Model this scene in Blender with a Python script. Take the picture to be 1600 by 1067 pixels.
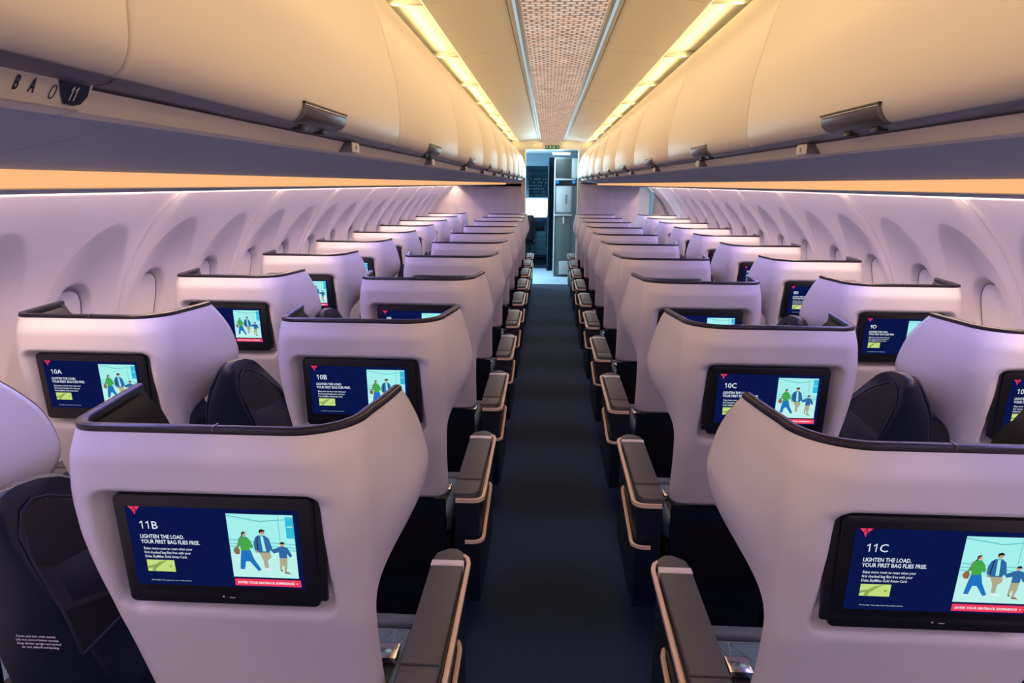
import bpy, bmesh, math, random
import numpy as np
from mathutils import Vector, Matrix

for o in list(bpy.data.objects): bpy.data.objects.remove(o)
SC = bpy.context.scene
COL = SC.collection
rnd = random.Random(7)
PI = math.pi

# ------------------------------------------------------------------ camera
F, YAW, PIT, ROLL, CX, CZ = 1080.13, math.radians(2.8376), math.radians(12.8526), math.radians(-0.4009), -0.0506, 1.6
rh = Vector((math.cos(YAW), math.sin(YAW), 0)); fwd0 = Vector((-math.sin(YAW), math.cos(YAW), 0))
fw = fwd0*math.cos(PIT) - Vector((0,0,1))*math.sin(PIT)
up = Vector((0,0,1))*math.cos(PIT) + fwd0*math.sin(PIT)
rv = rh*math.cos(ROLL) - up*math.sin(ROLL); uv = rh*math.sin(ROLL) + up*math.cos(ROLL)
cd = bpy.data.cameras.new('camera'); cam = bpy.data.objects.new('camera', cd); COL.objects.link(cam)
M = Matrix((rv, uv, -fw)).transposed().to_4x4(); M.translation = Vector((CX, 0, CZ)); cam.matrix_world = M
cd.sensor_width = 36; cd.lens = F/1600*36; cd.clip_start = .02
SC.camera = cam

# ------------------------------------------------------------------ world, exposure
SC.view_settings.view_transform = 'Standard'; SC.view_settings.look = 'None'
SC.view_settings.gamma = 1; SC.view_settings.use_curve_mapping = False
SC.view_settings.exposure = 0.0
w = bpy.data.worlds.new('world'); SC.world = w; w.use_nodes = True
w.node_tree.nodes['Background'].inputs[0].default_value = (.78, .62, .72, 1)
w.node_tree.nodes['Background'].inputs[1].default_value = .56

Y0, Y1 = -2.2, 11.0                      # cabin extent
def area(name, loc, rot, sx, sy, col, e, spread=180):
    l = bpy.data.lights.new(name, 'AREA'); l.shape = 'RECTANGLE'; l.size = sx; l.size_y = sy
    l.color = col; l.energy = e; l.spread = math.radians(spread)
    o = bpy.data.objects.new(name, l); COL.objects.link(o); o.location = loc; o.rotation_euler = rot
    return o
LY = (Y0+Y1)/2; LL = Y1-Y0-.1
for s in (-1, 1):
    # area light looks along -Z; rotate about Y to aim
    area('cove_light', (s*.615, LY, 2.194), (0, s*math.radians(180-68), 0), .03, LL, (1.0, .78, .33), 20)
    area('sidewall_light', (s*1.484, LY, 1.588), (0, s*math.radians(-24), 0), .016, LL, (1.0, .66, .44), 75)
    area('sidewall_fill', (s*1.40, LY-.1, 1.560), (0, s*math.radians(-38), 0), .05, LL-.3, (.96, .70, .84), 23)  # added fill that brightens the sidewall, not a fitting of its own
    area('mood_light', (s*1.05, LY-.15, 1.565), (0, s*math.radians(0), 0), .10, LL-.45, (.42, .36, 1.0), 46)
    area('warm_bin_fill', (s*.19, LY, 2.235), (0, s*math.radians(-22), 0), .04, LL, (1.0, .60, .25), 19)  # added warm fill for bins and seats, supplementing the glowing middle panel
area('entry_door_daylight', (-1.6, 11.95, 1.2), (0, math.radians(-90), 0), 1.7, .85, (.58, .88, 1.0), 90)
area('aft_daylight_fill', (-.05, 11.9, 1.75), (math.radians(-84), 0, 0), .65, .6, (.55, .90, 1.0), 11)  # added aft-facing fill, stands in for door daylight reaching the cabin
area('entry_sun_fill', (-.15, 12.0, 2.14), (math.radians(-10), 0, 0), .7, .9, (.58, .88, 1.0), 30)  # added downward fill, stands in for sunlight on the entry floor

# ------------------------------------------------------------------ materials
def mat(name, col, rough=.5, metal=0, emit=None, es=1, spec=.5, bump=None, coat=0):
    m = bpy.data.materials.new(name); m.use_nodes = True
    b = m.node_tree.nodes['Principled BSDF']
    b.inputs['Base Color'].default_value = (*col, 1); b.inputs['Roughness'].default_value = rough
    b.inputs['Metallic'].default_value = metal; b.inputs['Specular IOR Level'].default_value = spec
    if coat: b.inputs['Coat Weight'].default_value = coat; b.inputs['Coat Roughness'].default_value = .1
    if emit: b.inputs['Emission Color'].default_value = (*emit, 1); b.inputs['Emission Strength'].default_value = es
    if bump:
        n = m.node_tree; t = n.nodes.new('ShaderNodeTexNoise'); t.inputs['Scale'].default_value = bump[0]
        c = n.nodes.new('ShaderNodeTexCoord'); n.links.new(c.outputs['Object'], t.inputs['Vector'])
        bp = n.nodes.new('ShaderNodeBump'); bp.inputs['Strength'].default_value = bump[1]; bp.inputs['Distance'].default_value = .002
        n.links.new(t.outputs['Fac'], bp.inputs['Height']); n.links.new(bp.outputs[0], b.inputs['Normal'])
    return m
def glow(name, col, s):
    m = bpy.data.materials.new(name); m.use_nodes = True; n = m.node_tree
    n.nodes.remove(n.nodes['Principled BSDF']); e = n.nodes.new('ShaderNodeEmission')
    e.inputs[0].default_value = (*col, 1); e.inputs[1].default_value = s
    n.links.new(e.outputs[0], n.nodes['Material Output'].inputs[0]); return m
SHELL = mat('white_shell', (.74, .71, .70), .34, bump=(220, .04))
TRIM = mat('dark_trim', (.010, .008, .014), .33)
PADM = mat('dark_padding', (.007, .006, .006), .6, bump=(300, .2))
NAVY = mat('navy_leather', (.006, .010, .028), .42, bump=(160, .2))
NAVY2 = mat('navy_shell', (.004, .008, .020), .40)
SLATE = mat('slate_leather', (.085, .12, .17), .5, bump=(200, .2))
BLUEL = mat('blue_leather', (.10, .19, .30), .5)
BLACK = mat('black_plastic', (.006, .006, .009), .4)
BLACK2 = mat('black_inset', (.004, .005, .010), .5)
PADG = mat('grey_armrest_pad', (.070, .070, .076), .55, bump=(400, .3))
CREAM = mat('cream_strip', (.80, .62, .44), .4)
WPL = mat('white_plastic', (.68, .64, .66), .4)
BIN = mat('bin_white', (.78, .73, .68), .40)
BING = mat('bin_underside', (.40, .50, .68), .5)
RAIL = mat('rail_cream', (.80, .74, .66), .38)
LATCH = mat('latch_grey', (.15, .14, .15), .35, .5)
LIP = mat('bin_lip_grey', (.22, .22, .28), .32, .2)
CHROME = mat('chrome', (.75, .75, .78), .18, 1)
WALLM = mat('wall_lilac', (.74, .70, .73), .42, bump=(90, .03))
CEILM = mat('ceiling_white', (.80, .77, .70), .45)
SHADEM = mat('window_shade', (.80, .77, .78), .5)
TEXTW = mat('white_print', (.8, .8, .8), .6)
SIGNN = mat('sign_navy', (.01, .02, .06), .5)
STITCH = mat('stitching', (.35, .42, .52), .6)
ORANGE = glow('orange_strip', (1.0, .50, .22), 1.0)
CHAN = glow('channel_glint', (.62, .74, .80), .75)
LINE = glow('cove_line', (1.0, .80, .42), 1.5)

def carpet():
    m = bpy.data.materials.new('navy_carpet'); m.use_nodes = True; n = m.node_tree; b = n.nodes['Principled BSDF']
    c = n.nodes.new('ShaderNodeTexCoord'); t = n.nodes.new('ShaderNodeTexNoise'); t.inputs['Scale'].default_value = 350
    n.links.new(c.outputs['Object'], t.inputs['Vector'])
    r = n.nodes.new('ShaderNodeValToRGB'); n.links.new(t.outputs['Fac'], r.inputs[0])
    r.color_ramp.elements[0].position = .35; r.color_ramp.elements[0].color = (.001, .010, .034, 1)
    r.color_ramp.elements[1].position = .75; r.color_ramp.elements[1].color = (.003, .030, .085, 1)
    n.links.new(r.outputs[0], b.inputs['Base Color']); b.inputs['Roughness'].default_value = .9
    bp = n.nodes.new('ShaderNodeBump'); bp.inputs['Strength'].default_value = .5; bp.inputs['Distance'].default_value = .004
    n.links.new(t.outputs['Fac'], bp.inputs['Height']); n.links.new(bp.outputs[0], b.inputs['Normal'])
    return m
CARPET = carpet()
def panel_pattern():
    m = bpy.data.materials.new('backlit_lozenge_panel'); m.use_nodes = True; n = m.node_tree
    n.nodes.remove(n.nodes['Principled BSDF'])
    c = n.nodes.new('ShaderNodeTexCoord'); br = n.nodes.new('ShaderNodeTexBrick')
    n.links.new(c.outputs['Object'], br.inputs['Vector'])
    br.inputs['Scale'].default_value = 1; br.inputs['Brick Width'].default_value = .044; br.inputs['Row Height'].default_value = .036
    br.inputs['Mortar Size'].default_value = .0036; br.inputs['Mortar Smooth'].default_value = .25
    br.inputs['Color1'].default_value = (1.0, .58, .38, 1); br.inputs['Color2'].default_value = (1.0, .72, .56, 1)
    br.inputs['Mortar'].default_value = (.30, .25, .22, 1); br.offset = .5
    nz = n.nodes.new('ShaderNodeTexNoise'); nz.inputs['Scale'].default_value = 17; n.links.new(c.outputs['Object'], nz.inputs['Vector'])
    mr = n.nodes.new('ShaderNodeMapRange'); mr.inputs[1].default_value = .3; mr.inputs[2].default_value = .7
    mr.inputs[3].default_value = .0025; mr.inputs[4].default_value = .0095
    n.links.new(nz.outputs['Fac'], mr.inputs[0]); n.links.new(mr.outputs[0], br.inputs['Mortar Size'])
    e = n.nodes.new('ShaderNodeEmission'); e.inputs[1].default_value = .80
    n.links.new(br.outputs['Color'], e.inputs[0]); n.links.new(e.outputs[0], n.nodes['Material Output'].inputs[0])
    return m
PATT = panel_pattern()
def bulk_mat():
    m = bpy.data.materials.new('bulkhead_fabric'); m.use_nodes = True; n = m.node_tree; b = n.nodes['Principled BSDF']
    c = n.nodes.new('ShaderNodeTexCoord'); mp = n.nodes.new('ShaderNodeMapping'); mp.inputs['Rotation'].default_value = (0, math.radians(45), 0)
    n.links.new(c.outputs['Object'], mp.inputs[0]); ck = n.nodes.new('ShaderNodeTexChecker'); ck.inputs['Scale'].default_value = 9
    n.links.new(mp.outputs[0], ck.inputs[0]); ck.inputs[1].default_value = (.62, .57, .62, 1); ck.inputs[2].default_value = (.66, .61, .65, 1)
    n.links.new(ck.outputs[0], b.inputs['Base Color']); b.inputs['Roughness'].default_value = .6
    return m
BULK = bulk_mat()

# ------------------------------------------------------------------ helpers
class MB:
    def __init__(s): s.v = []; s.f = []; s.m = []
    def add(s, vs, fs, mi=0):
        b = len(s.v); s.v += [tuple(v) for v in vs]; s.f += [tuple(i+b for i in f) for f in fs]; s.m += [mi]*len(fs)
    def box(s, x0, x1, y0, y1, z0, z1, bev=0, mi=0, seg=2):
        bm = bmesh.new(); bmesh.ops.create_cube(bm, size=1)
        for v in bm.verts: v.co = Vector(((x0+x1)/2+v.co.x*(x1-x0), (y0+y1)/2+v.co.y*(y1-y0), (z0+z1)/2+v.co.z*(z1-z0)))
        if bev: bmesh.ops.bevel(bm, geom=list(bm.edges), offset=bev, segments=seg, profile=.5, affect='EDGES')
        s.frombm(bm, mi)
    def frombm(s, bm, mi=0):
        bm.verts.index_update(); s.add([v.co[:] for v in bm.verts], [[v.index for v in f.verts] for f in bm.faces], mi); bm.free()
    def grid(s, rows, mi=0, flip=False):
        n = len(rows); k = len(rows[0]); vs = [p for r in rows for p in r]; fs = []
        for i in range(n-1):
            for j in range(k-1):
                q = (i*k+j, i*k+j+1, (i+1)*k+j+1, (i+1)*k+j); fs.append(q[::-1] if flip else q)
        s.add(vs, fs, mi)
    def tube(s, path, r, n=8, mi=0, sx=1, sz=1):
        P = [Vector(p) for p in path]; rings = []
        for i, p in enumerate(P):
            t = (P[min(i+1, len(P)-1)]-P[max(i-1, 0)]).normalized()
            a = t.cross(Vector((0, 0, 1)))
            if a.length < 1e-3: a = Vector((1, 0, 0))
            a.normalize(); b = a.cross(t).normalized()
            rr = r[i] if isinstance(r, (list, tuple)) else r
            rings.append([p+a*math.cos(2*PI*k/n)*rr*sx+b*math.sin(2*PI*k/n)*rr*sz for k in range(n)])
        vs = [q for g in rings for q in g]; fs = []
        for i in range(len(P)-1):
            for k in range(n): fs.append((i*n+k, i*n+(k+1) % n, (i+1)*n+(k+1) % n, (i+1)*n+k))
        fs.append(tuple(range(n))[::-1]); fs.append(tuple((len(P)-1)*n+k for k in range(n)))
        s.add(vs, fs, mi)
    def prism(s, poly, h0, h1, axis='z', mi=0, bev=0):
        # poly: 2D outline; axis z: (x,y); axis y: (x,z); axis x: (y,z)
        bm = bmesh.new(); a = []; b = []
        def mk(p, h): return {'z': (p[0], p[1], h), 'y': (p[0], h, p[1]), 'x': (h, p[0], p[1])}[axis]
        a = [bm.verts.new(mk(p, h0)) for p in poly]; b = [bm.verts.new(mk(p, h1)) for p in poly]; n = len(poly)
        f0 = bm.faces.new(a); f1 = bm.faces.new(b[::-1])
        for i in range(n): bm.faces.new((a[i], b[i], b[(i+1) % n], a[(i+1) % n]))
        bmesh.ops.recalc_face_normals(bm, faces=bm.faces)
        if bev:
            es = list(set(list(f0.edges)+list(f1.edges)))
            bmesh.ops.bevel(bm, geom=es, offset=bev, segments=2, profile=.5, affect='EDGES')
        s.frombm(bm, mi)
    def loft(s, secs, mi=0):
        n = len(secs[0]); vs = [p for q in secs for p in q]; fs = []
        for i in range(len(secs)-1):
            for k in range(n): fs.append((i*n+k, i*n+(k+1) % n, (i+1)*n+(k+1) % n, (i+1)*n+k))
        fs.append(tuple(range(n))[::-1]); fs.append(tuple((len(secs)-1)*n+k for k in range(n)))
        s.add(vs, fs, mi)
    def mirror(s): s.v = [(-x, y, z) for x, y, z in s.v]; s.f = [f[::-1] for f in s.f]; return s
    def mesh(s, name, mats, smooth=True, recalc=True, ang=40):
        me = bpy.data.meshes.new(name); me.from_pydata([tuple(map(float, v)) for v in s.v], [], s.f)
        for m in (mats if isinstance(mats, (list, tuple)) else [mats]): me.materials.append(m)
        me.polygons.foreach_set('material_index', s.m)
        if recalc:
            bm = bmesh.new(); bm.from_mesh(me); bmesh.ops.remove_doubles(bm, verts=bm.verts, dist=1e-6)
            bmesh.ops.recalc_face_normals(bm, faces=bm.faces); bm.to_mesh(me); bm.free()
        if smooth:
            me.polygons.foreach_set('use_smooth', [True]*len(me.polygons))
            me.set_sharp_from_angle(angle=math.radians(ang))
        me.update(); return me
def link(name, me, parent=None, loc=None):
    o = bpy.data.objects.new(name, me); COL.objects.link(o)
    if parent: o.parent = parent
    if loc is not None: o.location = loc
    return o
def tag(o, label=None, cat=None, group=None, kind=None):
    if label: o['label'] = label
    if cat: o['category'] = cat
    if group: o['group'] = group
    if kind: o['kind'] = kind
    return o
def empty(name, loc=(0, 0, 0)):
    o = bpy.data.objects.new(name, None); COL.objects.link(o); o.location = loc; o.empty_display_size = .05; return o
def clone(o, parent=None):
    c = o.copy(); COL.objects.link(c)
    if parent: c.parent = parent
    for ch in list(o.children): clone(ch, c)
    return c
def I(z, pts):
    zs = [p[0] for p in pts]; vs = [p[1] for p in pts]
    if zs[0] > zs[-1]: zs = zs[::-1]; vs = vs[::-1]
    return float(np.interp(z, zs, vs))
def smooth_curve(pts, K=13):
    zs = np.array([p[0] for p in pts], float); vs = np.array([p[1] for p in pts], float)
    if zs[0] > zs[-1]: zs = zs[::-1]; vs = vs[::-1]
    z = np.linspace(zs[0], zs[-1], 200); v = np.interp(z, zs, vs)
    h = K//2; k = np.ones(K)/K; vp = np.concatenate([2*v[0]-v[1:h+1][::-1], v, 2*v[-1]-v[-h-1:-1][::-1]]); v2 = np.convolve(vp, k, 'valid')
    return lambda q: float(np.interp(q, z, v2))
TXT = {}
def text_mesh(txt, size, align='LEFT', bold=0.0, space=1.0):
    key = (txt, size, align, bold, space)
    if key in TXT: return TXT[key]
    c = bpy.data.curves.new('t', 'FONT'); c.body = txt; c.size = size; c.align_x = align; c.offset = bold; c.space_character = space
    c.resolution_u = 2
    o = bpy.data.objects.new('t', c); COL.objects.link(o)
    dg = bpy.context.evaluated_depsgraph_get(); me = bpy.data.meshes.new_from_object(o.evaluated_get(dg))
    vs = [v.co[:] for v in me.vertices]; fs = [tuple(p.vertices) for p in me.polygons]
    bpy.data.objects.remove(o); bpy.data.curves.remove(c); bpy.data.meshes.remove(me)
    TXT[key] = (vs, fs); return TXT[key]

# ------------------------------------------------------------------ structure: floor, walls, ceiling
b = MB(); b.box(-1.95, 1.95, Y0, 16.5, -.05, 0)
tag(link('floor', b.mesh('floor', CARPET, False)), kind='structure', label='dark navy carpeted cabin floor')

XW = [(1.562, 1.507), (1.50, 1.572), (1.45, 1.62), (1.34, 1.704), (1.2, 1.785), (1.06, 1.84), (.9, 1.875), (.7, 1.888), (.5, 1.875), (.25, 1.83), (0, 1.77)]
_c = np.polyfit([p[0] for p in XW], [p[1] for p in XW], 5)
def xwall(z): return 1.507 if z > 1.561 else float(np.polyval(_c, z))
PL = 1.0668
def recess(dy, z):
    q = math.sqrt((dy/.212)**2+((z-1.10)/.345)**2)
    if q >= 1: return 0.0
    return .066*(1-q)**.85
def wall_panel_mesh(s):
    b = MB(); rows = []
    ny = 132; zs = np.concatenate([np.linspace(0, .75, 12)[:-1], np.linspace(.75, 1.598, 114)])
    for z in zs:
        r = []
        for j in range(ny+1):
            y = PL*j/ny; x = xwall(z)
            d = 0
            for yc in (PL*.25, PL*.75):
                # tall scooped recess above the window
                d += recess(y-yc, z)
                q = (abs((y-yc)/.118)**2.3+abs((z-1.045)/.168)**2.3)**(1/2.3)
                if q < 1.15:
                    e = min(1, max(0, (1.04-q)/.09)); e = e*e*(3-2*e)
                    d += .030*e
            t = min(y, PL-y)
            d += .014*math.exp(-(t/.045)**2)*min(1, max(0, (z-.9)/.5))
            r.append((s*(x+d), y, z))
        rows.append(r)
    b.grid(rows)
    me = b.mesh('sidewall_panel', WALLM, recalc=False, ang=60)
    return me
def seam_mesh(s):
    b = MB(); b.tube([(s*(xwall(z)+.0125*min(1, max(0, (z-.9)/.5))-.001), 0, z) for z in np.linspace(.1, 1.575, 120)], .0024, 6); return b.mesh('seam_strip', WPL)
SIDES = {-1: 'left', 1: 'right'}
wn = 0
for s in (-1, 1):
    root = empty('wall_'+SIDES[s]); tag(root, kind='structure', label='lilac curved cabin sidewall on the %s' % SIDES[s])
    pm = wall_panel_mesh(s); sm = seam_mesh(s)
    # shade: slightly convex oval sheet closed in the reveal
    bs = MB(); n = 40
    ring = []
    def shade_pt(rr, a):
        cy = math.copysign(abs(math.cos(a))**(2/2.3), math.cos(a)); cz = math.copysign(abs(math.sin(a))**(2/2.3), math.sin(a))
        y = .105*rr*cy; z = 1.040+.152*rr*cz
        return (s*(xwall(z)+recess(y, z)+.019-.006*(1-rr)), y, z)
    rows = [[shade_pt(rr, 2*PI*k/n) for k in range(n+1)] for rr in (.001, .5, .8, .95, 1)]
    bs.grid(rows); shm = bs.mesh('shade', SHADEM)
    rim = MB(); rim.tube([shade_pt(1.02, 2*PI*k/n) for k in range(n+1)], .0022, 6); rimm = rim.mesh('shade_rim', LIP)
    ph = 2.7625 if s < 0 else 2.775
    for k in range(-5, 8):
        y = ph+k*PL
        link('sidewall_panel', pm, root, (0, y, 0)); link('seam_strip', sm, root, (0, y, 0))
        for q in (.25, .75):
            yy = y+q*PL
            if yy < 1.0 or yy > 10.9: continue
            wn += 1
            wr = empty('window_%d' % wn, (0, yy, 0)); tag(wr, kind='structure', label='oval cabin window with white shade closed on the %s wall' % SIDES[s])
            link('shade', shm, wr); link('shade_rim', rimm, wr)

# ceiling: patterned middle panel, side channels, arched panels, coves
ceil = empty('ceiling'); tag(ceil, kind='structure', label='arched cabin ceiling with glowing patterned middle panel')
def ext(pts, y0, y1, th=.01, mi=0, b=None):
    """sheet with section pts (x,z), extruded along y, thickened upward/outward"""
    b = b or MB(); n = len(pts)
    P = [Vector((p[0], p[1])) for p in pts]; N = []
    for i in range(n):
        t = (P[min(i+1, n-1)]-P[max(i-1, 0)]).normalized(); N.append(Vector((-t.y, t.x)))
    poly = [tuple(p) for p in P]+[tuple(P[i]+N[i]*th) for i in range(n-1, -1, -1)]
    b.prism(poly, y0, y1, 'y', mi); return b
b = MB(); b.box(-.165, .165, Y0, Y1, 2.256, 2.262); link('patterned_light_panel', b.mesh('patterned_light_panel', PATT, False), ceil)
for s in (-1, 1):
    b = MB(); b.box(min(s*.168, s*.215), max(s*.168, s*.215), Y0, Y1, 2.250, 2.262, .003); link('side_channel', b.mesh('side_channel', mat('channel_white', (.58, .64, .68), .4)), ceil)
    b = MB(); b.box(min(s*.184, s*.196), max(s*.184, s*.196), Y0, Y1, 2.2485, 2.2498); link('channel_glint', b.mesh('channel_glint', CHAN, False), ceil)  # emissive strip imitating the bright reflection in the white channel
    b = MB(); ys = [1.62+1.045*k for k in range(-4, 10)]+[11.0]
    for a, c in zip(ys[:-1], ys[1:]):
        if a > 10.9: continue
        arc = [(s*(.218+.287*t), 2.250-.028*t*t) for t in np.linspace(0, 1, 8)]
        ext(arc if s < 0 else arc, a+.002, c-.002, .012 if s < 0 else -.012, b=b) if False else b.prism([(x, z) for x, z in arc]+[(x, z+.012) for x, z in arc[::-1]], a+.004, c-.004, 'y')
    link('ceiling_panel', b.mesh('ceiling_panel', CEILM), ceil)
    b = MB()
    for a, c in zip(ys[:-1], ys[1:]):
        if a > 10.9: continue
        arc = [(s*(.512+.17*t), 2.226+.022*math.sin(t*PI*.7)) for t in np.linspace(0, 1, 8)]
        b.prism(arc+[(x, z+.012) for x, z in arc[::-1]], a+.002, c-.002, 'y')
        b.box(min(s*.512, s*.67), max(s*.512, s*.67), c-.018, c+.014, 2.222, 2.236, .003)
    link('cove_panel', b.mesh('cove_panel', CEILM), ceil)
    b = MB(); b.box(min(s*.506, s*.510), max(s*.506, s*.510), Y0, Y1, 2.2225, 2.232); link('cove_line_light', b.mesh('cove_line_light', LINE, False), ceil)
    b = MB(); b.box(min(s*.0, s*1.3), max(s*.0, s*1.3), Y0, Y1, 2.30, 2.31); link('crown_panel', b.mesh('crown_panel', CEILM, False), ceil)

# underside, orange light strip and valance
tn = 0
for s in (-1, 1):
    nm = SIDES[s]
    tn += 1; b = MB()
    seg = [-1.44+2.134*k for k in range(0, 6)]+[11.0]
    for a, c in zip(seg[:-1], seg[1:]):
        pts = [(.470, 1.657), (.53, 1.640), (.62, 1.622), (.700, 1.613)]
        b.prism([(s*x, z) for x, z in pts]+[(s*x, z+.008) for x, z in pts[::-1]], a+.0015, c-.0015, 'y')
    tag(link('trim_%d' % tn, b.mesh('underside_panel', BING)), kind='structure', label='grey underside panel below the bins on the %s' % nm)
    tn += 1; b = MB()
    for a, c in zip(seg[:-1], seg[1:]):
        pts = [(.700, 1.6125), (.712, 1.590), (.722, 1.590), (.712, 1.614)]
        b.prism([(s*x, z) for x, z in pts], a+.003, c-.003, 'y')
    tag(link('trim_%d' % tn, b.mesh('orange_light_strip', ORANGE, False)), kind='structure', label='glowing orange light strip under the bins on the %s' % nm)
    tn += 1; b = MB()
    pts = [(.714, 1.5885), (.74, 1.583), (1.1, 1.574), (1.455, 1.563), (1.462, 1.568), (1.1, 1.582), (.74, 1.592)]
    b.prism([(s*x, z) for x, z in pts], Y0, Y1, 'y')
    tag(link('trim_%d' % tn, b.mesh('valance', BING)), kind='structure', label='grey valance between orange strip and sidewall on the %s' % nm)
    tn += 1; b = MB()
    pts = [(.441, 1.6757), (.4445, 1.6757), (.4485, 1.668), (.456, 1.6575), (.471, 1.6545), (.475, 1.664), (.455, 1.676)]
    ph = .60
    yy = [ph+PL*2*k for k in range(-2, 6)]
    for a, c in zip(yy[:-1], yy[1:]):
        c = min(c, 11.0)
        if a > 10.9: continue
        b.prism([(s*x, z) for x, z in pts], a+.003, c-.003, 'y')
    tag(link('trim_%d' % tn, b.mesh('service_rail', RAIL)), kind='structure', label='cream service rail below the bins on the %s' % nm)

# ------------------------------------------------------------------ overhead bins
DOORP = [(.428, 1.683), (.414, 1.686), (.404, 1.697), (.3985, 1.715), (.397, 1.75), (.400, 1.80), (.4065, 1.84), (.414, 1.868), (.428, 1.925), (.446, 1.985), (.472, 2.035), (.505, 2.079), (.55, 2.134), (.60, 2.184), (.63, 2.194), (.66, 2.199)]
def subdiv(P, n=3):
    out = []
    for i in range(len(P)-1):
        p0 = P[max(i-1, 0)]; p1 = P[i]; p2 = P[i+1]; p3 = P[min(i+2, len(P)-1)]
        for k in range(n):
            t = k/n
            out.append(tuple(.5*((2*p1[a])+(-p0[a]+p2[a])*t+(2*p0[a]-5*p1[a]+4*p2[a]-p3[a])*t*t+(-p0[a]+3*p1[a]-3*p2[a]+p3[a])*t**3) for a in (0, 1)))
    out.append(P[-1]); return out
DP = subdiv(DOORP)
def bin_parts(s, L):
    """meshes for a bin of length L, origin at its near end"""
    res = []
    b = MB(); rows = []; R = .006
    offs = [(.0018, .010), (.0022, .004), (.0042, .001), (.009, 0), (L/2, 0), (L-.009, 0), (L-.0042, .001), (L-.0022, .004), (L-.0018, .010)]
    for y, d in offs:
        r = []
        for i, (x, z) in enumerate(DP):
            t = Vector(DP[min(i+1, len(DP)-1)])-Vector(DP[max(i-1, 0)]); t.normalize()
            r.append((s*(x+t.y*d), y, z-t.x*d))
        rows.append(r)
    b.grid(rows, flip=(s > 0)); res.append(('door', b.mesh('door', BIN, recalc=False, ang=70)))
    b = MB(); pts = [(.430, 1.6835), (.449, 1.6765), (1.25, 1.70), (1.25, 2.27), (.70, 2.215), (.55, 2.10), (.44, 1.93), (.413, 1.80), (.412, 1.72)]
    b.prism([(s*x, z) for x, z in pts], .004, L-.004, 'y'); res.append(('housing', b.mesh('housing', LIP)))
    # lip: rounded dark edge below the door
    b = MB(); b.prism([(s*.416, 1.6845), (s*.424, 1.6800), (s*.436, 1.6785), (s*.446, 1.6765), (s*.446, 1.683), (s*.43, 1.686)], .003, L-.003, 'y')
    res.append(('door_lip', b.mesh('door_lip', LIP)))
    # latch: tilted paddle standing proud of the bulge, with dark slot above and striker tabs beneath
    b = MB(); ym = L/2-.02
    pr = [(.3990, 1.7095), (.3945, 1.705), (.3968, 1.694), (.404, 1.6875), (.416, 1.6830), (.420, 1.686), (.408, 1.697), (.4005, 1.708)]
    b.prism([(s*x, z) for x, z in pr], ym-.10, ym+.10, 'y', bev=.0015)
    lm = b.mesh('latch', LATCH)
    b = MB(); b.tube([(s*.3955, ym-.1, 1.7080), (s*.3955, ym+.1, 1.7080)], .0012, 8); cm = b.mesh('latch_edge', CHROME)
    b = MB(); b.box(min(s*.394, s*.399), max(s*.394, s*.399), ym-.104, ym+.104, 1.7098, 1.7122)
    for yy in (ym-.05, ym+.045): b.box(min(s*.416, s*.432), max(s*.416, s*.432), yy-.012, yy+.012, 1.676, 1.684, .002)
    res.append(('latch', lm, cm, b.mesh('latch_slot', BLACK)))
    return res
ORD = ['nearest', 'second', 'third', 'fourth', 'fifth', 'sixth', 'seventh', 'eighth', 'ninth', 'tenth', 'eleventh', 'twelfth']
for s in (-1, 1):
    ph = .60
    full = bin_parts(s, PL); lastL = 11.0-(ph+PL*9); short = bin_parts(s, lastL)
    idx = 0
    for k in range(-2, 10):
        parts = full if k < 9 else short
        r = empty('overhead_bin', (0, ph+k*PL, 0))
        vis = (k >= -1)
        for p in parts:
            o = link(p[0], p[1], r)
            if p[0] == 'latch': link('latch_edge', p[2], o); link('latch_slot', p[3], o)
        if vis:
            lab = 'cream overhead bin with grey latch, %s from the camera on the %s' % (ORD[idx], SIDES[s]); idx += 1
        else: lab = 'cream overhead bin above and behind the camera on the %s' % SIDES[s]
        tag(r, lab, 'overhead bin', 'overhead bins along the cabin')

# service units (one per row)
def at_text(mb, txt, size, org, ux, uy, mi, align='LEFT', bold=0, space=1.0, xs=1.0):
    if txt[0] == '1' and len(txt) in (2, 3) and txt[1] in '01':
        # figure one with a flag, which the plain font lacks
        h = size*.70; wd = size*(.08+.03*(bold > .0002)); X = Vector(ux).normalized()*xs; Y = Vector(uy).normalized(); o = Vector(org)
        n = 2 if txt[1] == '1' else 1
        if align == 'CENTER': o = o-X*size*(.30*len(txt))
        for i in range(n):
            q = o+X*(size*(.22+.50*i))
            mb.add([tuple(q+X*a+Y*c) for a, c in ((0, 0), (wd, 0), (wd, h), (0, h))], [(0, 1, 2, 3)], mi)
            mb.add([tuple(q+X*a+Y*c) for a, c in ((wd*.3, h), (-size*.17, h-size*.15), (-size*.17, h-size*.15-wd*1.1), (wd*.3, h-wd*1.2))], [(0, 1, 2, 3)], mi)
        rest = txt[n:]
        if rest: at_text(mb, rest, size, o+X*(size*(.42+.50*(n-1)+.06)), ux, uy, mi, 'LEFT', bold, space, xs)
        return
    vs, fs = text_mesh(txt, size, align, bold, space); org = Vector(org); ux = Vector(ux).normalized()*xs; uy = Vector(uy).normalized()
    mb.add([tuple(org+ux*v[0]+uy*v[1]) for v in vs], fs, mi)
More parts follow.
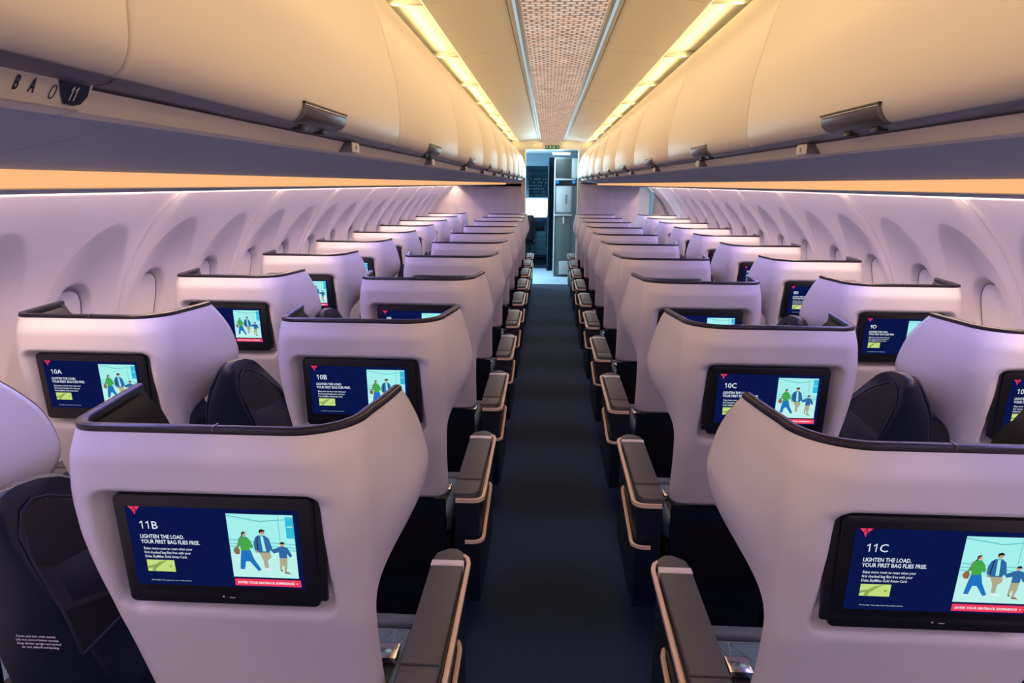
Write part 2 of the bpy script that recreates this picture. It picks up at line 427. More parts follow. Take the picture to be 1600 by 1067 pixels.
for s in (-1, 1):
    for k in range(10):
        row = 11-k; y = (.584 if k == 0 else .45+.94*k)
        r = empty('service_unit', (0, y, 0)); let = 'BA' if s < 0 else 'CD'
        if k == 0 and s < 0:
            b = MB(); pr = [(.434, 1.684), (.440, 1.684), (.456, 1.6615), (.4505, 1.6585)]
            b.prism([(s*x, z) for x, z in pr], -.30, .018, 'y', bev=.001); link('plate', b.mesh('plate', RAIL), r)
            uy = Vector((s*(.436-.452), 0, .024)).normalized(); ux = Vector((0, 1, 0)); nn = Vector((-s*.024, 0, -.016)).normalized()
            def pp(a, h): return Vector((s*.4520, 0, 1.6602))+ux*a+uy*h*.82+nn*.0026
            b = MB(); hx = [(-.026, .028), (.012, .028), (.015, .016), (.011, .006), (.002, .003), (-.010, .004), (-.016, .012)]
            b.add([pp(a, h)+nn*.0003 for a, h in hx], [tuple(range(len(hx)))]); o = link('row_number_badge', b.mesh('row_number_badge', SIGNN, False), r)
            b = MB(); at_text(b, '11', .018, pp(-.0085, .009)+nn*.001, ux, uy, 0, bold=.0004, xs=.55); link('row_number', b.mesh('row_number', TEXTW, False), o)
            b = MB(); at_text(b, 'B', .017, pp(-.068, .010), ux, uy, 0, bold=.0004, xs=.55); at_text(b, 'A', .017, pp(-.052, .010), ux, uy, 0, bold=.0004, xs=.55)
            b.add([pp(a, h) for a, h in ((-.098, .006), (-.078, .006), (-.078, .0072), (-.098, .0072))], [(0, 1, 2, 3)])
            b.add([pp(-.026+.0035*math.cos(t), .014+.008*math.sin(t)) for t in np.linspace(0, 2*PI, 16)[:-1]]+[pp(-.026+.0025*math.cos(t), .014+.0065*math.sin(t)) for t in np.linspace(0, 2*PI, 16)[:-1]],
                  [(i, (i+1) % 15, 15+(i+1) % 15, 15+i) for i in range(15)])
            link('seat_letters', b.mesh('seat_letters', SIGNN, False), r)
        else:
            b = MB(); b.box(min(s*.428, s*.462), max(s*.428, s*.462), -.026, .026, 1.6565, 1.6775, .004); link('casing', b.mesh('casing', WPL), r)
            b = MB(); b.box(min(s*.430, s*.460), max(s*.430, s*.460), -.0275, -.022, 1.6580, 1.6765, .001); link('lens', b.mesh('lens', LATCH), r)
            b = MB(); fx = s*.4275
            d = Vector((0, -s, 0)) if s > 0 else Vector((0, 1, 0))
            at_text(b, str(row), .011, Vector((fx, 0, 1.663)), d, (0, 0, 1), 0, 'CENTER', .0003); link('row_number', b.mesh('row_number', SIGNN, False), r)
        tag(r, 'small service unit with row number on the %s rail above row %d' % (SIDES[s], row) if k or s > 0 else 'service plate with navy badge reading 11 above the nearest left seats', 'service unit', 'service units along the rails')

# ------------------------------------------------------------------ seat
YB = smooth_curve([(1.195, .020), (1.152, .001), (1.148, 0), (1.09, 0), (1.0, .010), (.9, .035), (.8, .065), (.7, .10), (.575, .142)], 7)
HW = smooth_curve([(1.195, .240), (1.12, .249), (1.06, .254), (.95, .251), (.85, .243), (.75, .238), (.575, .234)])
YA = smooth_curve([(1.195, .290), (1.15, .338), (1.10, .382), (1.05, .400), (1.0, .405), (.965, .39), (.94, .36), (.92, .30), (.90, .23), (.88, .17), (.86, .13), (.82, .115), (.7, .150), (.575, .195)])
XA = smooth_curve([(1.195, .266), (1.1, .281), (1.0, .299), (.95, .293), (.9, .270), (.85, .252), (.575, .240)])
RA = smooth_curve([(1.195, .115), (1.14, .105), (1.06, .085), (.9, .075), (.8, .05), (.575, .045)])
PS = 1.0      # outer seats are a little narrower
def path(z, inset=0, cut=0, nb=84, left=True):
    yb = YB(z); hw = HW(z); hl = hw+.012; ya = YA(z)-cut; xa = XA(z); ra = RA(z); rl = .05
    yl = yb+.06+(YA(z)-yb-.06)*(.86 if z > .95 else .7)-cut; xl = .276 if z > 1 else I(z, [(.85, hl), (1.0, .276)])
    P = []
    # left wing (front to corner)
    for t in np.linspace(0, 1, 9)[:-1]:
        y = yl+(yb+rl-yl)*t; u = max(0, min(1, (y-yb-rl)/max(.01, (.29-rl))))
        P.append((-(hl+(xl-hl)*u), y))
    for a in np.linspace(0, PI/2, 9)[:-1]: P.append((-hl+rl-rl*math.cos(a), yb+rl-rl*math.sin(a)))
    for t in np.linspace(0, 1, nb): P.append((-hl+rl+(hw-ra+hl-rl)*t, yb))
    # aisle side: arc then line, truncated at y = ya, evenly resampled
    q = [(hw-ra+ra*math.sin(a), yb+ra-ra*math.cos(a)) for a in np.linspace(0, PI/2, 24)]
    for t in np.linspace(0, 1, 40)[1:]:
        y = yb+ra+.5*t; u = min(1, (y-yb-ra)/.22); q.append((hw+(xa-hw)*math.sin(u*PI/2), y))
    q2 = [q[0]]
    for p in q[1:]:
        if p[1] >= ya:
            p0 = q2[-1]; f = (ya-p0[1])/max(1e-9, p[1]-p0[1]); q2.append((p0[0]+(p[0]-p0[0])*f, ya)); break
        q2.append(p)
    Q = np.array(q2); L = np.concatenate([[0], np.cumsum(np.hypot(*np.diff(Q, axis=0).T))])
    for d in np.linspace(0, L[-1], 27)[1:]: P.append((float(np.interp(d, L, Q[:, 0])), float(np.interp(d, L, Q[:, 1]))))
    if inset:
        A = np.array(P); T = np.gradient(A, axis=0); T /= np.maximum(1e-9, np.hypot(T[:, 0], T[:, 1])[:, None])
        A = A+np.stack([-T[:, 1], T[:, 0]], 1)*inset; P = [tuple(p) for p in A]
    return [(x*PS, y) for x, y in P]
RX0, RX1, RZ0, RZ1 = -.210, .186, .834, 1.090
def sd_rr(x, z, x0, x1, z0, z1, r):
    cx, cz = (x0+x1)/2, (z0+z1)/2; qx = abs(x-cx)-(x1-x0)/2+r; qz = abs(z-cz)-(z1-z0)/2+r
    return math.hypot(max(qx, 0), max(qz, 0))+min(max(qx, qz), 0)-r
def shell_mesh(m):
    b = MB(); rows = []
    for z in np.concatenate([np.linspace(.575, .835, 24)[:-1], np.linspace(.835, 1.195, 84)]):
        r = []
        for x, y in path(z):
            if y < YB(z)+.03 and abs(x) < .225:
                d = -sd_rr(x, z, RX0, RX1, RZ0, RZ1, .028)
                e = min(1, max(0, (d+.006)/.026)); y += .040*e*e*(3-2*e)
            r.append((x, y, float(z)))
        rows.append(r)
    b.grid(rows, flip=False)
    if m < 0: b.mirror()
    return b.mesh('shell', SHELL, recalc=False, ang=80)
def strip_along(pts, prof, b):
    """sweep closed 2D prof (offset n, height z) along pts"""
    A = np.array(pts); n = len(A); T = np.gradient(A[:, :2], axis=0); T /= np.maximum(1e-9, np.hypot(T[:, 0], T[:, 1])[:, None]); secs = []
    for i in range(n):
        nx, ny = -T[i, 1], T[i, 0]
        secs.append([(A[i, 0]+nx*u, A[i, 1]+ny*u, A[i, 2]+v) for u, v in prof])
    b.loft(secs)

def seat_proto(m, aisle):
    """m=+1: aisle lies towards +x; returns dict of (name -> list) ; parts parented to an empty"""
    global PS
    PS = 1.0 if aisle else .955
    root = empty('passenger_seat')
    def put(name, mb, mats, parent=root, **k):
        if m < 0: mb.mirror()
        return link(name, mb.mesh(name, mats, **k), parent)
    sh = link('shell', shell_mesh(m), root)
    md = sh.modifiers.new('thickness', 'SOLIDIFY'); md.thickness = .014; md.offset = -1; sh.data.materials.append(PADM); md.material_offset = 1; md.material_offset_rim = 0
    # trim around the rim
    P = [(x, y, 1.195) for x, y in path(1.195, nb=20)]
    b = MB(); strip_along(P, [(-.0020, -.004), (-.0028, .001), (-.001, .006), (.004, .008), (.013, .0075), (.017, .004), (.017, -.004)], b)
    rim = put('rim_trim', b, TRIM)
    b = MB(); b.tube([(path(z)[-1][0]-.004, path(z)[-1][1]+.001, z) for z in np.linspace(.60, 1.19, 60)], .0036, 6)
    put('wing_edge_trim', b, TRIM)
    # joint in rim
    b = MB(); b.box(.005, .007, YB(1.195)-.0035, YB(1.195)+.0175, 1.196, 1.2038); put('rim_joint', b, LATCH, rim)
    # padding inside the wings
    b = MB(); rows = []
    for z in np.linspace(.88, 1.182, 20):
        k = min(1, (1.182-z)/.03); rows.append([(x, y, float(z)) for x, y in path(z, inset=.017+.013*math.sin(k*PI/2), cut=.012+.02*(1-k), nb=12)])
        rows[-1] = [(x, max(y, YB(z)+.064*min(1, max(0, (.222-abs(x))/.03))*min(1, max(0, (1.175-z)/.05))), z_) for x, y, z_ in rows[-1]]
    b.grid(rows, flip=True)
    pd = put('wing_padding', b, PADM, recalc=False)
    # backrest, headrest
    def slab(x0, x1, z0, z1, th, y_of, bulge=.02, nx=14, nz=16):
        bb = MB(); F_ = []; B_ = []
        for i in range(nz+1):
            z = z0+(z1-z0)*i/nz; rf = []; rb = []
            for j in range(nx+1):
                x = x0+(x1-x0)*j/nx; u = (2*j/nx-1); v = (2*i/nz-1)
                e = (1-abs(u)**6)*(1-abs(v)**6); y = y_of(z)
                rf.append((x, y+th*(.5+.5*e)+bulge*e, z)); rb.append((x, y+th*.5*(1-e), z))
            F_.append(rf); B_.append(rb)
        bb.grid(F_); bb.grid(B_, flip=True)
        for i in range(nz):
            for j in (0, nx):
                bb.add([F_[i][j], F_[i+1][j], B_[i+1][j], B_[i][j]], [(0, 1, 2, 3)])
        for i in (0, nz):
            for j in range(nx): bb.add([F_[i][j], F_[i][j+1], B_[i][j+1], B_[i][j]], [(0, 1, 2, 3)])
        return bb
    put('backrest', slab(-.205, .205, .50, 1.10, .07, lambda z: YB(max(.575, z))+.056), NAVY)
    put('headrest', slab(-.15, .15, .90, 1.12, .04, lambda z: YB(z)+.145), SLATE)
    # cushion
    b = MB(); b.box(-.235, .235, .23, .545, .395, .470, .022, seg=3); cu = put('seat_cushion', b, BLUEL)
    b = MB(); b.box(-.237, .237, .548, .600, .385, .474, .018, seg=3); put('front_bolster', b, SLATE, cu)
    b = MB(); z = .4712
    for k in range(-4, 5):
        for d in (1, -1):
            x0 = k*.09; pts = []
            for t in (0, 1):
                y = .25+.275*t; x = x0+d*.09*(t-.5)*2
                pts.append((max(-.215, min(.215, x)), y, z))
            b.tube(pts, .0011, 4)
    b.tube([(-.215, .25, z), (.215, .25, z), (.215, .525, z), (-.215, .525, z), (-.215, .25, z)], .0014, 4)
    put('stitching', b, STITCH, cu)
    # belt
    b = MB(); b.box(.165, .205, .25, .40, .4735, .4775, .001); bl = put('seat_belt', b, BLACK)
    b = MB(); b.box(.155, .212, .385, .445, .476, .494, .005); put('buckle', b, CHROME, bl)
    # base and lower back
    b = MB(); b.box(-.235, .235, .22, .55, .20, .39, .02); put('seat_base', b, NAVY2)
    b = MB(); b.prism([(.150, .568), (.166, .568), (.205, .18), (.185, .16), (.170, .20)], -.228, .228, 'x', bev=.004); lp = put('lower_back_panel', b, NAVY2)
    b = MB(); b.prism([(.138, .50), (.146, .50), (.176, .27), (.166, .265), (.150, .30)], -.19, .19, 'x', bev=.003); put('literature_pocket', b, BLACK, lp)
    for x in (-.16, .16):
        b = MB(); b.prism([(.27, .21), (.33, .21), (.30, 0), (.24, 0)], x-.02, x+.02, 'x', bev=.004); put('leg', b, BLACK)
        b = MB(); b.prism([(.46, .21), (.52, .21), (.52, 0), (.47, 0)], x-.02, x+.02, 'x', bev=.004); put('leg', b, BLACK)
    # armrest on the aisle side (inner seats) or window side (outer seats)
    q = 1 if aisle else -1
    def parm(name, mb, mats, parent=root, **k):
        if q < 0: mb.mirror()
        return put(name, mb, mats, parent, **k)
    b = MB()
    b.prism([(.262, .215), (.345, .215), (.347, .60), (.262, .60)], .585, .616, 'z', bev=.004)
    arm = parm('armrest', b, PADG)
    b = MB(); b.prism([(.262, .629), (.346, .629), (.340, .672), (.322, .692), (.300, .694), (.268, .668)], .586, .6135, 'z', bev=.004); parm('armrest_nose', b, PADG, arm)
    b = MB(); b.prism([(.262, .213), (.345, .213), (.343, .130), (.330, .108), (.300, .102), (.262, .105)], .583, .6125, 'z', bev=.004); parm('armrest_heel', b, PADG, arm)
    b = MB(); b.box(.2605, .348, .600, .629, .584, .6155, .003); bb_ = parm('release_band', b, WPL, arm)
    b = MB(); b.box(.285, .325, .603, .622, .6150, .6170, .0008); parm('release_button', b, WPL, bb_)
    b = MB(); b.prism([(.262, .13), (.345, .13), (.350, .20), (.350, .62), (.335, .675), (.30, .68), (.262, .66)], .20, .582, 'z', bev=.004); parm('side_panel', b, NAVY2, arm)
    def rstrip(y1, z1, z2, x, h, xin):
        bb = MB(); pts = [(x-.020, y1+.030, z1), (x-.006, y1+.014, z1), (x, y1-.008, z1)]
        for t in np.linspace(0, 1, 8)[1:]: pts.append((x, y1-.008+(.135-y1+.008)*t, z1+(z2-z1)*t))
        for a in np.linspace(0, PI/2, 7)[1:]: pts.append((x-.035+.035*math.cos(a), .135-.035*math.sin(a), z2))
        pts.append((xin, .100, z2))
        strip_along(pts, [(-.005, -h), (-.005, h), (-.002, h+.001), (.006, h+.001), (.006, -h)], bb); return bb
    parm('upper_piping', rstrip(.645, .598, .588, .358, .006, .270), CREAM, arm)
    parm('lower_piping', rstrip(.445, .485, .440, .358, .0045, .300), CREAM, arm)
    # black box put in for the shaded gap above and beside the monitor
    b = MB(); b.box(-.165, .178, .034, .046, .874, 1.0895, .005); slot = put('monitor_gap_shade', b, BLACK2)
    # monitor
    # body as slanted rounded slab, front face leaning with the back
    mon = MB(); pr = []
    x0, x1, h = -.183, .164, .217
    r = .012; out = []
    for (cx_, cz_, a0) in ((x1-r, h-r, 0), (x0+r, h-r, PI/2), (x0+r, r, PI), (x1-r, r, 1.5*PI)):
        for a in np.linspace(a0, a0+PI/2, 6): out.append((cx_+r*math.cos(a), cz_+r*math.sin(a)))
    mon.prism(out, 0, .016, 'y', bev=.002)
    Mx = Matrix.Translation((0, .036, .862)) @ Matrix.Rotation(math.atan2(.017, .206), 4, 'X')
    # bottom sits forward of the sloping shell, top tucked into the recess
    mon.v = [tuple(Mx @ Vector(v)) for v in mon.v]
    mo = put('monitor', mon, BLACK)
    return root, mo, Mx

# ------------------------------------------------------------------ screen graphics
DN = glow('screen_navy', (.003, .008, .066), 1.0); DP_ = glow('screen_photo', (.36, .86, .84), 1.0); DR = glow('screen_red', (.85, .045, .11), 1.0)
DWH = glow('screen_white', (.75, .85, .92), 1.0); DCARD = glow('screen_card', (.55, .72, .20), 1.0); DCARD2 = glow('screen_card_dark', (.25, .38, .10), 1.0)
DGREEN = glow('picture_green', (.06, .38, .07), 1.0); DJEAN = glow('picture_jeans', (.015, .17, .52), 1.0); DJACK = glow('picture_jacket', (.03, .14, .36), 1.0)
DKHAKI = glow('picture_khaki', (.42, .40, .26), 1.0); DSKIN = glow('picture_skin', (.62, .33, .20), 1.0); DHAIR = glow('picture_hair', (.02, .015, .015), 1.0)
DBLUE = glow('picture_panel', (.03, .50, .72), 1.0); DLINE = glow('picture_rail', (.12, .52, .52), 1.0); DFLOOR = glow('picture_floor', (.50, .88, .82), 1.0); DBAG = glow('picture_bag', (.28, .14, .06), 1.0)
DRED2 = glow('screen_red_dark', (.42, .01, .05), 1.0)
DM = [DN, DP_, DR, DWH, DCARD, DCARD2, DGREEN, DJEAN, DJACK, DKHAKI, DSKIN, DHAIR, DBLUE, DLINE, DFLOOR, DBAG, DRED2]
SX0, SX1, SZ0, SZ1 = -.163, .139, .038, .195; SW = SX1-SX0; SH = SZ1-SZ0
def su(u, v, l=1): return (SX0+u*SW, -.0004-.00025*l, SZ1-v*SH)
def display_mesh():
    b = MB()
    def poly(pts, mi, l=1): b.add([su(u, v, l) for u, v in pts], [tuple(range(len(pts)))], mi)
    def rect(u0, v0, u1, v1, mi, l=1): poly([(u0, v0), (u1, v0), (u1, v1), (u0, v1)], mi, l)
    rect(0, 0, 1, 1, 0, 0)
    # red three-facet mark
    poly([(.018, .0), (.052, .0), (.040, .045)], 2, 2); poly([(.056, .0), (.088, .0), (.067, .045)], 2, 2); poly([(.042, .05), (.052, .005), (.056, .005), (.066, .05), (.054, .105)], 16, 2); poly([(.042, .05), (.054, .02), (.054, .105)], 2, 3)
    def t(txt, size, u, v, mi=3, bold=0., sp=1., al='LEFT', xs=1.): at_text(b, txt, size, su(u, v, 3), (1, 0, 0), (0, 0, 1), mi, al, bold, sp, xs)
    t('LIGHTEN THE LOAD.', .0107, .062, .395, bold=.00016, sp=.97, xs=.80); t('YOUR FIRST BAG FLIES FREE.', .0107, .062, .462, bold=.00016, sp=.97, xs=.80)
    for i, l in enumerate(('Enjoy more room to roam when your', 'first checked bag flies free with your', 'Delta SkyMiles Gold Amex Card.')): t(l, .0072, .072, .540+.052*i, bold=.00005, xs=.78)
    t('Wi-Fi by flight. Terms apply. Learn more at delta.com/amex', .0030, .085, .945)
    rect(.075, .675, .240, .825, 4, 2); poly([(.075, .76), (.12, .74), (.15, .70), (.20, .675), (.16, .73), (.125, .79), (.12, .825), (.10, .825), (.105, .775), (.075, .79)], 5, 3); rect(.205, .745, .222, .765, 5, 3)
    rect(.588, .885, .98, .975, 2, 2); t('ENTER YOUR SEATBACK EXPERIENCE  >', .0060, .784, .945, bold=.00018, al='CENTER')
    U0, V0, UW, VH = .585, .055, .385, .805
    P = lambda u, v: (U0+u*UW, V0+v*VH)
    def pp(pts, mi, l=3): poly([P(u, v) for u, v in pts], mi, l)
    pp([(0, 0), (1, 0), (1, 1), (0, 1)], 1, 2); pp([(0, .62), (1, .56), (1, 1), (0, 1)], 14, 2.4)
    pp([(.88, .03), (1, .03), (1, .36), (.88, .36)], 12); pp([(.90, .17), (.98, .17), (.98, .19), (.90, .19)], 1, 4)
    for v in (.40, .455, .50): pp([(0, v), (1, v+.05), (1, v+.062), (0, v+.012)], 13)
    pp([(0, .02), (.5, .10), (1, .05), (1, .06), (.5, .115), (0, .035)], 13)
    pp([(.77, .02), (.78, .02), (.78, .40), (.77, .40)], 13)
    def disc(u, v, r, mi, l=5, asp=.92): pp([(u+r*math.cos(a), v+r*math.sin(a)*asp*1.02) for a in np.linspace(0, 2*PI, 13)[:-1]], mi, l)
    # woman in green
    pp([(.17, .56), (.31, .56), (.35, .70), (.45, .88), (.40, .90), (.28, .74), (.22, .74), (.19, .87), (.12, .87), (.14, .72)], 7, 5)
    pp([(.15, .38), (.19, .345), (.27, .345), (.32, .40), (.36, .50), (.33, .53), (.30, .50), (.31, .57), (.17, .57), (.16, .50), (.11, .52)], 6, 6)
    pp([(.07, .53), (.12, .50), (.15, .56), (.14, .63), (.08, .63), (.05, .58)], 15, 6); pp([(.10, .52), (.17, .36), (.18, .365), (.115, .525)], 15, 7)
    disc(.235, .31, .035, 10); pp([(.20, .33), (.20, .285), (.235, .265), (.27, .28), (.225, .30), (.21, .35), (.175, .36)], 11, 7)
    pp([(.12, .87), (.17, .87), (.19, .895), (.12, .895)], 3, 5); pp([(.40, .89), (.45, .87), (.48, .89), (.42, .91)], 3, 5)
    # man in blue jacket
    pp([(.42, .57), (.60, .57), (.62, .66), (.56, .72), (.56, .84), (.50, .84), (.49, .72), (.47, .66)], 9, 5)
    pp([(.40, .36), (.45, .32), (.55, .32), (.61, .37), (.65, .53), (.61, .56), (.59, .59), (.42, .59), (.38, .56), (.37, .45)], 8, 6)
    pp([(.485, .33), (.525, .33), (.55, .57), (.50, .57)], 1, 7); pp([(.43, .34), (.445, .33), (.43, .55), (.415, .55)], 11, 7)
    disc(.515, .275, .040, 10); pp([(.47, .275), (.475, .235), (.52, .22), (.56, .24), (.56, .26), (.50, .262), (.485, .29)], 11, 7)
    pp([(.50, .84), (.56, .84), (.63, .87), (.62, .885), (.50, .87)], 3, 5); pp([(.38, .56), (.42, .56), (.42, .60), (.39, .60)], 10, 6)
    # child
    pp([(.74, .66), (.86, .66), (.85, .78), (.82, .90), (.79, .90), (.80, .80), (.77, .80), (.76, .86), (.73, .86)], 9, 5)
    pp([(.62, .55), (.74, .50), (.80, .48), (.88, .51), (.94, .63), (.90, .66), (.86, .60), (.86, .67), (.74, .67), (.74, .58), (.66, .60)], 8, 6)
    disc(.80, .46, .032, 10); pp([(.765, .45), (.775, .42), (.81, .41), (.84, .425), (.835, .45), (.79, .445)], 11, 7)
    pp([(.73, .86), (.77, .86), (.77, .89), (.74, .88)], 15, 5); pp([(.79, .90), (.84, .89), (.90, .93), (.80, .92)], 15, 5)
    return b.mesh('display', DM, False, False)
DISP = display_mesh()
glass = mat('screen_glass', (.01, .01, .012), .08, coat=.3)

XI, XO, YR = .605, 1.445, 1.04
LET = {(-1, 0): 'B', (-1, 1): 'A', (1, 0): 'C', (1, 1): 'D'}
ROWN = ['nearest', 'second', 'third', 'fourth', 'fifth', 'sixth', 'seventh', 'eighth', 'ninth', 'tenth']
for s in (-1, 1):
    for outer in (0, 1):
        m = 1 if s < 0 else -1
        proto, mo, Mx = seat_proto(m, aisle=not outer)
        Mx = Mx if m > 0 else Matrix.Translation((.020, 0, 0)) @ Mx
        d = link('display', DISP, mo); d.matrix_local = Mx
        b = MB(); b.box(-.012, -.009, -.0006, 0, .015, .018); b.box(0, .010, -.0006, 0, .014, .0155); o = link('status_light', b.mesh('status_light', WPL, False), mo); o.matrix_local = Mx
        for k in list(range(1, 10))+[0]:
            row = 11-k; r = proto if k == 0 else clone(proto)
            r.location = (s*(XO if outer else XI), YR+.94*k, 0)
            b = MB(); at_text(b, '%d%s' % (row, LET[(s, outer)]), .0215, su(.068, .275, 3), (1, 0, 0), (0, 0, 1), 0, bold=.00008 if k == 0 else .00014)
            mk = [c for c in r.children if c.name.split('.')[0] == 'monitor'][0]
            n = link('seat_number', b.mesh('seat_number', DWH, False, False), mk); n.matrix_local = Mx
            if row >= 8:
                lab = 'white-shelled seat whose screen reads %d%s' % (row, LET[(s, outer)])
            else:
                lab = 'white-shelled %s seat in the %s row from the camera, %s of the aisle' % ('window' if outer else 'aisle', ROWN[k], SIDES[s])
            tag(r, lab, 'seat', 'white-shelled cabin seats')
# ------------------------------------------------------------------ dividers between the seat pairs
def divider(m):
    root = empty('seat_divider')
    b = MB(); secs = []
    zs = [.30, .60, .72, .80, .88, .94, .99, 1.02, 1.038, 1.046]
    XL = [(.30, -.125), (.60, -.125), (.76, -.125), (.84, -.120), (.90, -.108), (.96, -.085), (1.02, -.052), (1.046, -.036)]
    XR = [(.30, .105), (.60, .090), (.80, .055), (.88, .025), (.96, -.003), (1.02, -.006), (1.046, -.012)]
    YN = [(.30, .20), (.60, .135), (.80, .085), (.96, .058), (1.02, .055), (1.038, .062), (1.046, .080)]
    YF = [(.30, .50), (.60, .46), (.80, .40), (.92, .35), (.99, .27), (1.02, .22), (1.038, .17), (1.046, .12)]
    def sec(z, g=0):
        x0, x1, y0, y1 = I(z, XL)+g, I(z, XR)-g, I(z, YN)+g, I(z, YF)-g; c = .012
        return [(x0+c, y0, z), (x1-c, y0, z), (x1-c*.3, y0+c*.3, z), (x1, y0+c, z), (x1, y1-c, z), (x1-c, y1, z), (x0+c, y1, z), (x0, y1-c, z), (x0, y0+c, z), (x0+c*.3, y0+c*.3, z)]
    zz = list(np.linspace(.30, 1.0, 15))+[1.01, 1.02, 1.03, 1.038, 1.043, 1.046]
    b.loft([sec(z) for z in zz])
    if m < 0: b.mirror()
    link('body', b.mesh('body', NAVY2, ang=50), root)
    # inset panel on the aisle-facing side with a raised rim
    b = MB(); out = [(.095, .70), (.085, .80), (.078, .90), (.080, .96), (.095, 1.0), (.125, 1.012), (.165, 1.000), (.25, .955), (.33, .88), (.365, .80), (.375, .70)]
    pts = [(I(z, XR)+.0022, y, z) for y, z in out]
    b.add(pts, [tuple(range(len(pts)))]);
    if m < 0: b.mirror()
    pn = link('inset_panel', b.mesh('inset_panel', BLACK2, False), root)
    b = MB(); b.tube([(p[0]+.001, p[1], p[2]) for p in pts]+[(pts[0][0]+.001, pts[0][1], pts[0][2])], .003, 6)
    if m < 0: b.mirror()
    link('panel_rim', b.mesh('panel_rim', NAVY), pn)
    # outer flap lip on the window side
    b = MB(); b.tube([(I(z, XL)-.006, I(z, YN)+.020, z) for z in np.linspace(.62, 1.03, 24)]+[(-.040, .085, 1.042)], [.006]*24+[.004], 8)
    if m < 0: b.mirror()
    link('edge_lip', b.mesh('edge_lip', NAVY), root)
    # console with flat top between the cushions
    b = MB(); b.prism([(-.13, .50), (.115, .50), (.115, .66), (-.13, .66)], 0, .575, 'z', bev=.006)
    if m < 0: b.mirror()
    link('console', b.mesh('console', NAVY2), root)
    # notice
    b = MB()
    ls = ['Fasten seat belt while seated.', 'Life vest stowed below console.', 'Keep divider upright and latched', 'for taxi, takeoff and landing.']
    for i, l in enumerate(ls):
        z = .728-.0100*i; y = I(z, YN)-.0015
        at_text(b, l, .0068, Vector((-.020*m, y, z)), (1, 0, 0), (0, 0, 1), 0, 'CENTER', .00005)
    link('notice', b.mesh('notice', TEXTW, False), root)
    return root
for s in (-1, 1):
    p = divider(1 if s < 0 else -1)
    for k in range(10):
        r = p if k == 0 else clone(p); r.location = (s*1.016, YR+.94*k, 0)
        pair = '%d%s and %d%s' % ((11-k, 'A', 11-k, 'B') if s < 0 else (11-k, 'C', 11-k, 'D'))
        tag(r, ('navy divider between the seats reading %s' % pair) if k < 4 else 'navy divider between the two %s seats in the %s row from the camera' % (SIDES[s], ROWN[k]), 'divider', 'navy dividers between seat pairs')
# red card in the pocket of 10C
b = MB(); b.box(-.03, .03, -.002, .002, -.05, .05, .001); o = link('safety_card', b.mesh('safety_card', [mat('card_red', (.55, .02, .03), .4)]), loc=(.70, YR+.94+.128, .53)); o.rotation_euler = (.15, 0, 0)
tag(o, 'red safety card sticking out of the pocket below screen 10C', 'card')

# ------------------------------------------------------------------ forward end: bulkheads, header, signs
def struct(name, b, m, label): return tag(link(name, b.mesh(name, m)), kind='structure', label=label)
b = MB(); b.box(-1.93, -.42, 11.0, 11.05, 0, 1.60); b.box(-.47, -.42, 10.995, 11.055, 0, 1.75, .004)
b.box(-1.2, -.42, 11.0, 11.05, 1.56, 2.3)
struct('wall_front_left', b, BULK, 'lilac patterned bulkhead at the front left')
b = MB(); b.box(.40, 1.36, 11.0, 11.05, 0, 1.62); b.box(.40, .46, 10.995, 11.055, 0, 1.75, .004); b.box(.41, 1.3, 11.0, 11.05, 1.6, 2.3)
struct('wall_front_right', b, BULK, 'lilac patterned bulkhead at the front right')
b = MB(); arc = [(-.62, 2.10), (-.41, 2.10), (-.38, 2.115), (.38, 2.115), (.41, 2.10), (.62, 2.10), (.64, 2.24), (0, 2.26), (-.64, 2.24)]
b.prism(arc, 10.99, 11.06, 'y', bev=.004); struct('wall_front_header', b, CEILM, 'cream header above the forward opening')
for s in (-1, 1):
    b = MB(); b.box(min(s*.40, s*.425), max(s*.40, s*.425), 10.985, 11.06, 0, 2.11, .006)
    tn += 1; struct('trim_%d' % tn, b, CEILM, 'pale jamb on the %s of the forward opening' % SIDES[s])
SG = glow('sign_green', (.02, .22, .06), .35); SGW = glow('sign_letters', (.8, 1.0, .7), .9)
r = empty('exit_sign', (.0, 10.985, 2.150)); tag(r, 'dark green exit sign with arrows above the forward opening', 'sign')
for s in (-1, 1):
    b = MB(); b.box(s*.058-.050, s*.058+.050, -.008, 0, -.022, .022, .003); o = link('sign_plate', b.mesh('sign_plate', SG), r)
    b = MB(); y = -.0088
    def q(pts): b.add([(s*(p[0]), y, p[1]) for p in pts], [tuple(range(len(pts)))])
    q([(.060, .003), (.088, .003), (.088, -.003), (.060, -.003)]); q([(.084, .012), (.100, 0), (.084, -.012)])
    q([(.020, .012), (.030, .016), (.034, .006), (.046, .002), (.046, -.001), (.034, 0), (.032, -.006), (.042, -.016), (.036, -.016), (.026, -.006), (.016, -.014), (.012, -.012), (.022, 0)])
    link('pictogram', b.mesh('pictogram', SGW, False), o)
r = empty('lavatory_sign', (-.285, 10.985, 2.155)); tag(r, 'small pale green lit pictogram sign left of the exit sign', 'sign')
b = MB(); b.box(-.045, .045, -.006, 0, -.028, .028, .003); link('sign_plate', b.mesh('sign_plate', CEILM), r)
b = MB()
for x in (-.018, .018):
    b.add([(x+.007*math.cos(a), -.0068, .017+.007*math.sin(a)) for a in np.linspace(0, 2*PI, 11)[:-1]], [tuple(range(10))])
    b.add([(x-.010, -.0068, .008), (x+.010, -.0068, .008), (x+.007, -.0068, -.022), (x-.007, -.0068, -.022)], [(0, 1, 2, 3)])
link('pictogram', b.mesh('pictogram', glow('sign_lime', (.65, .95, .25), .9), False), r)

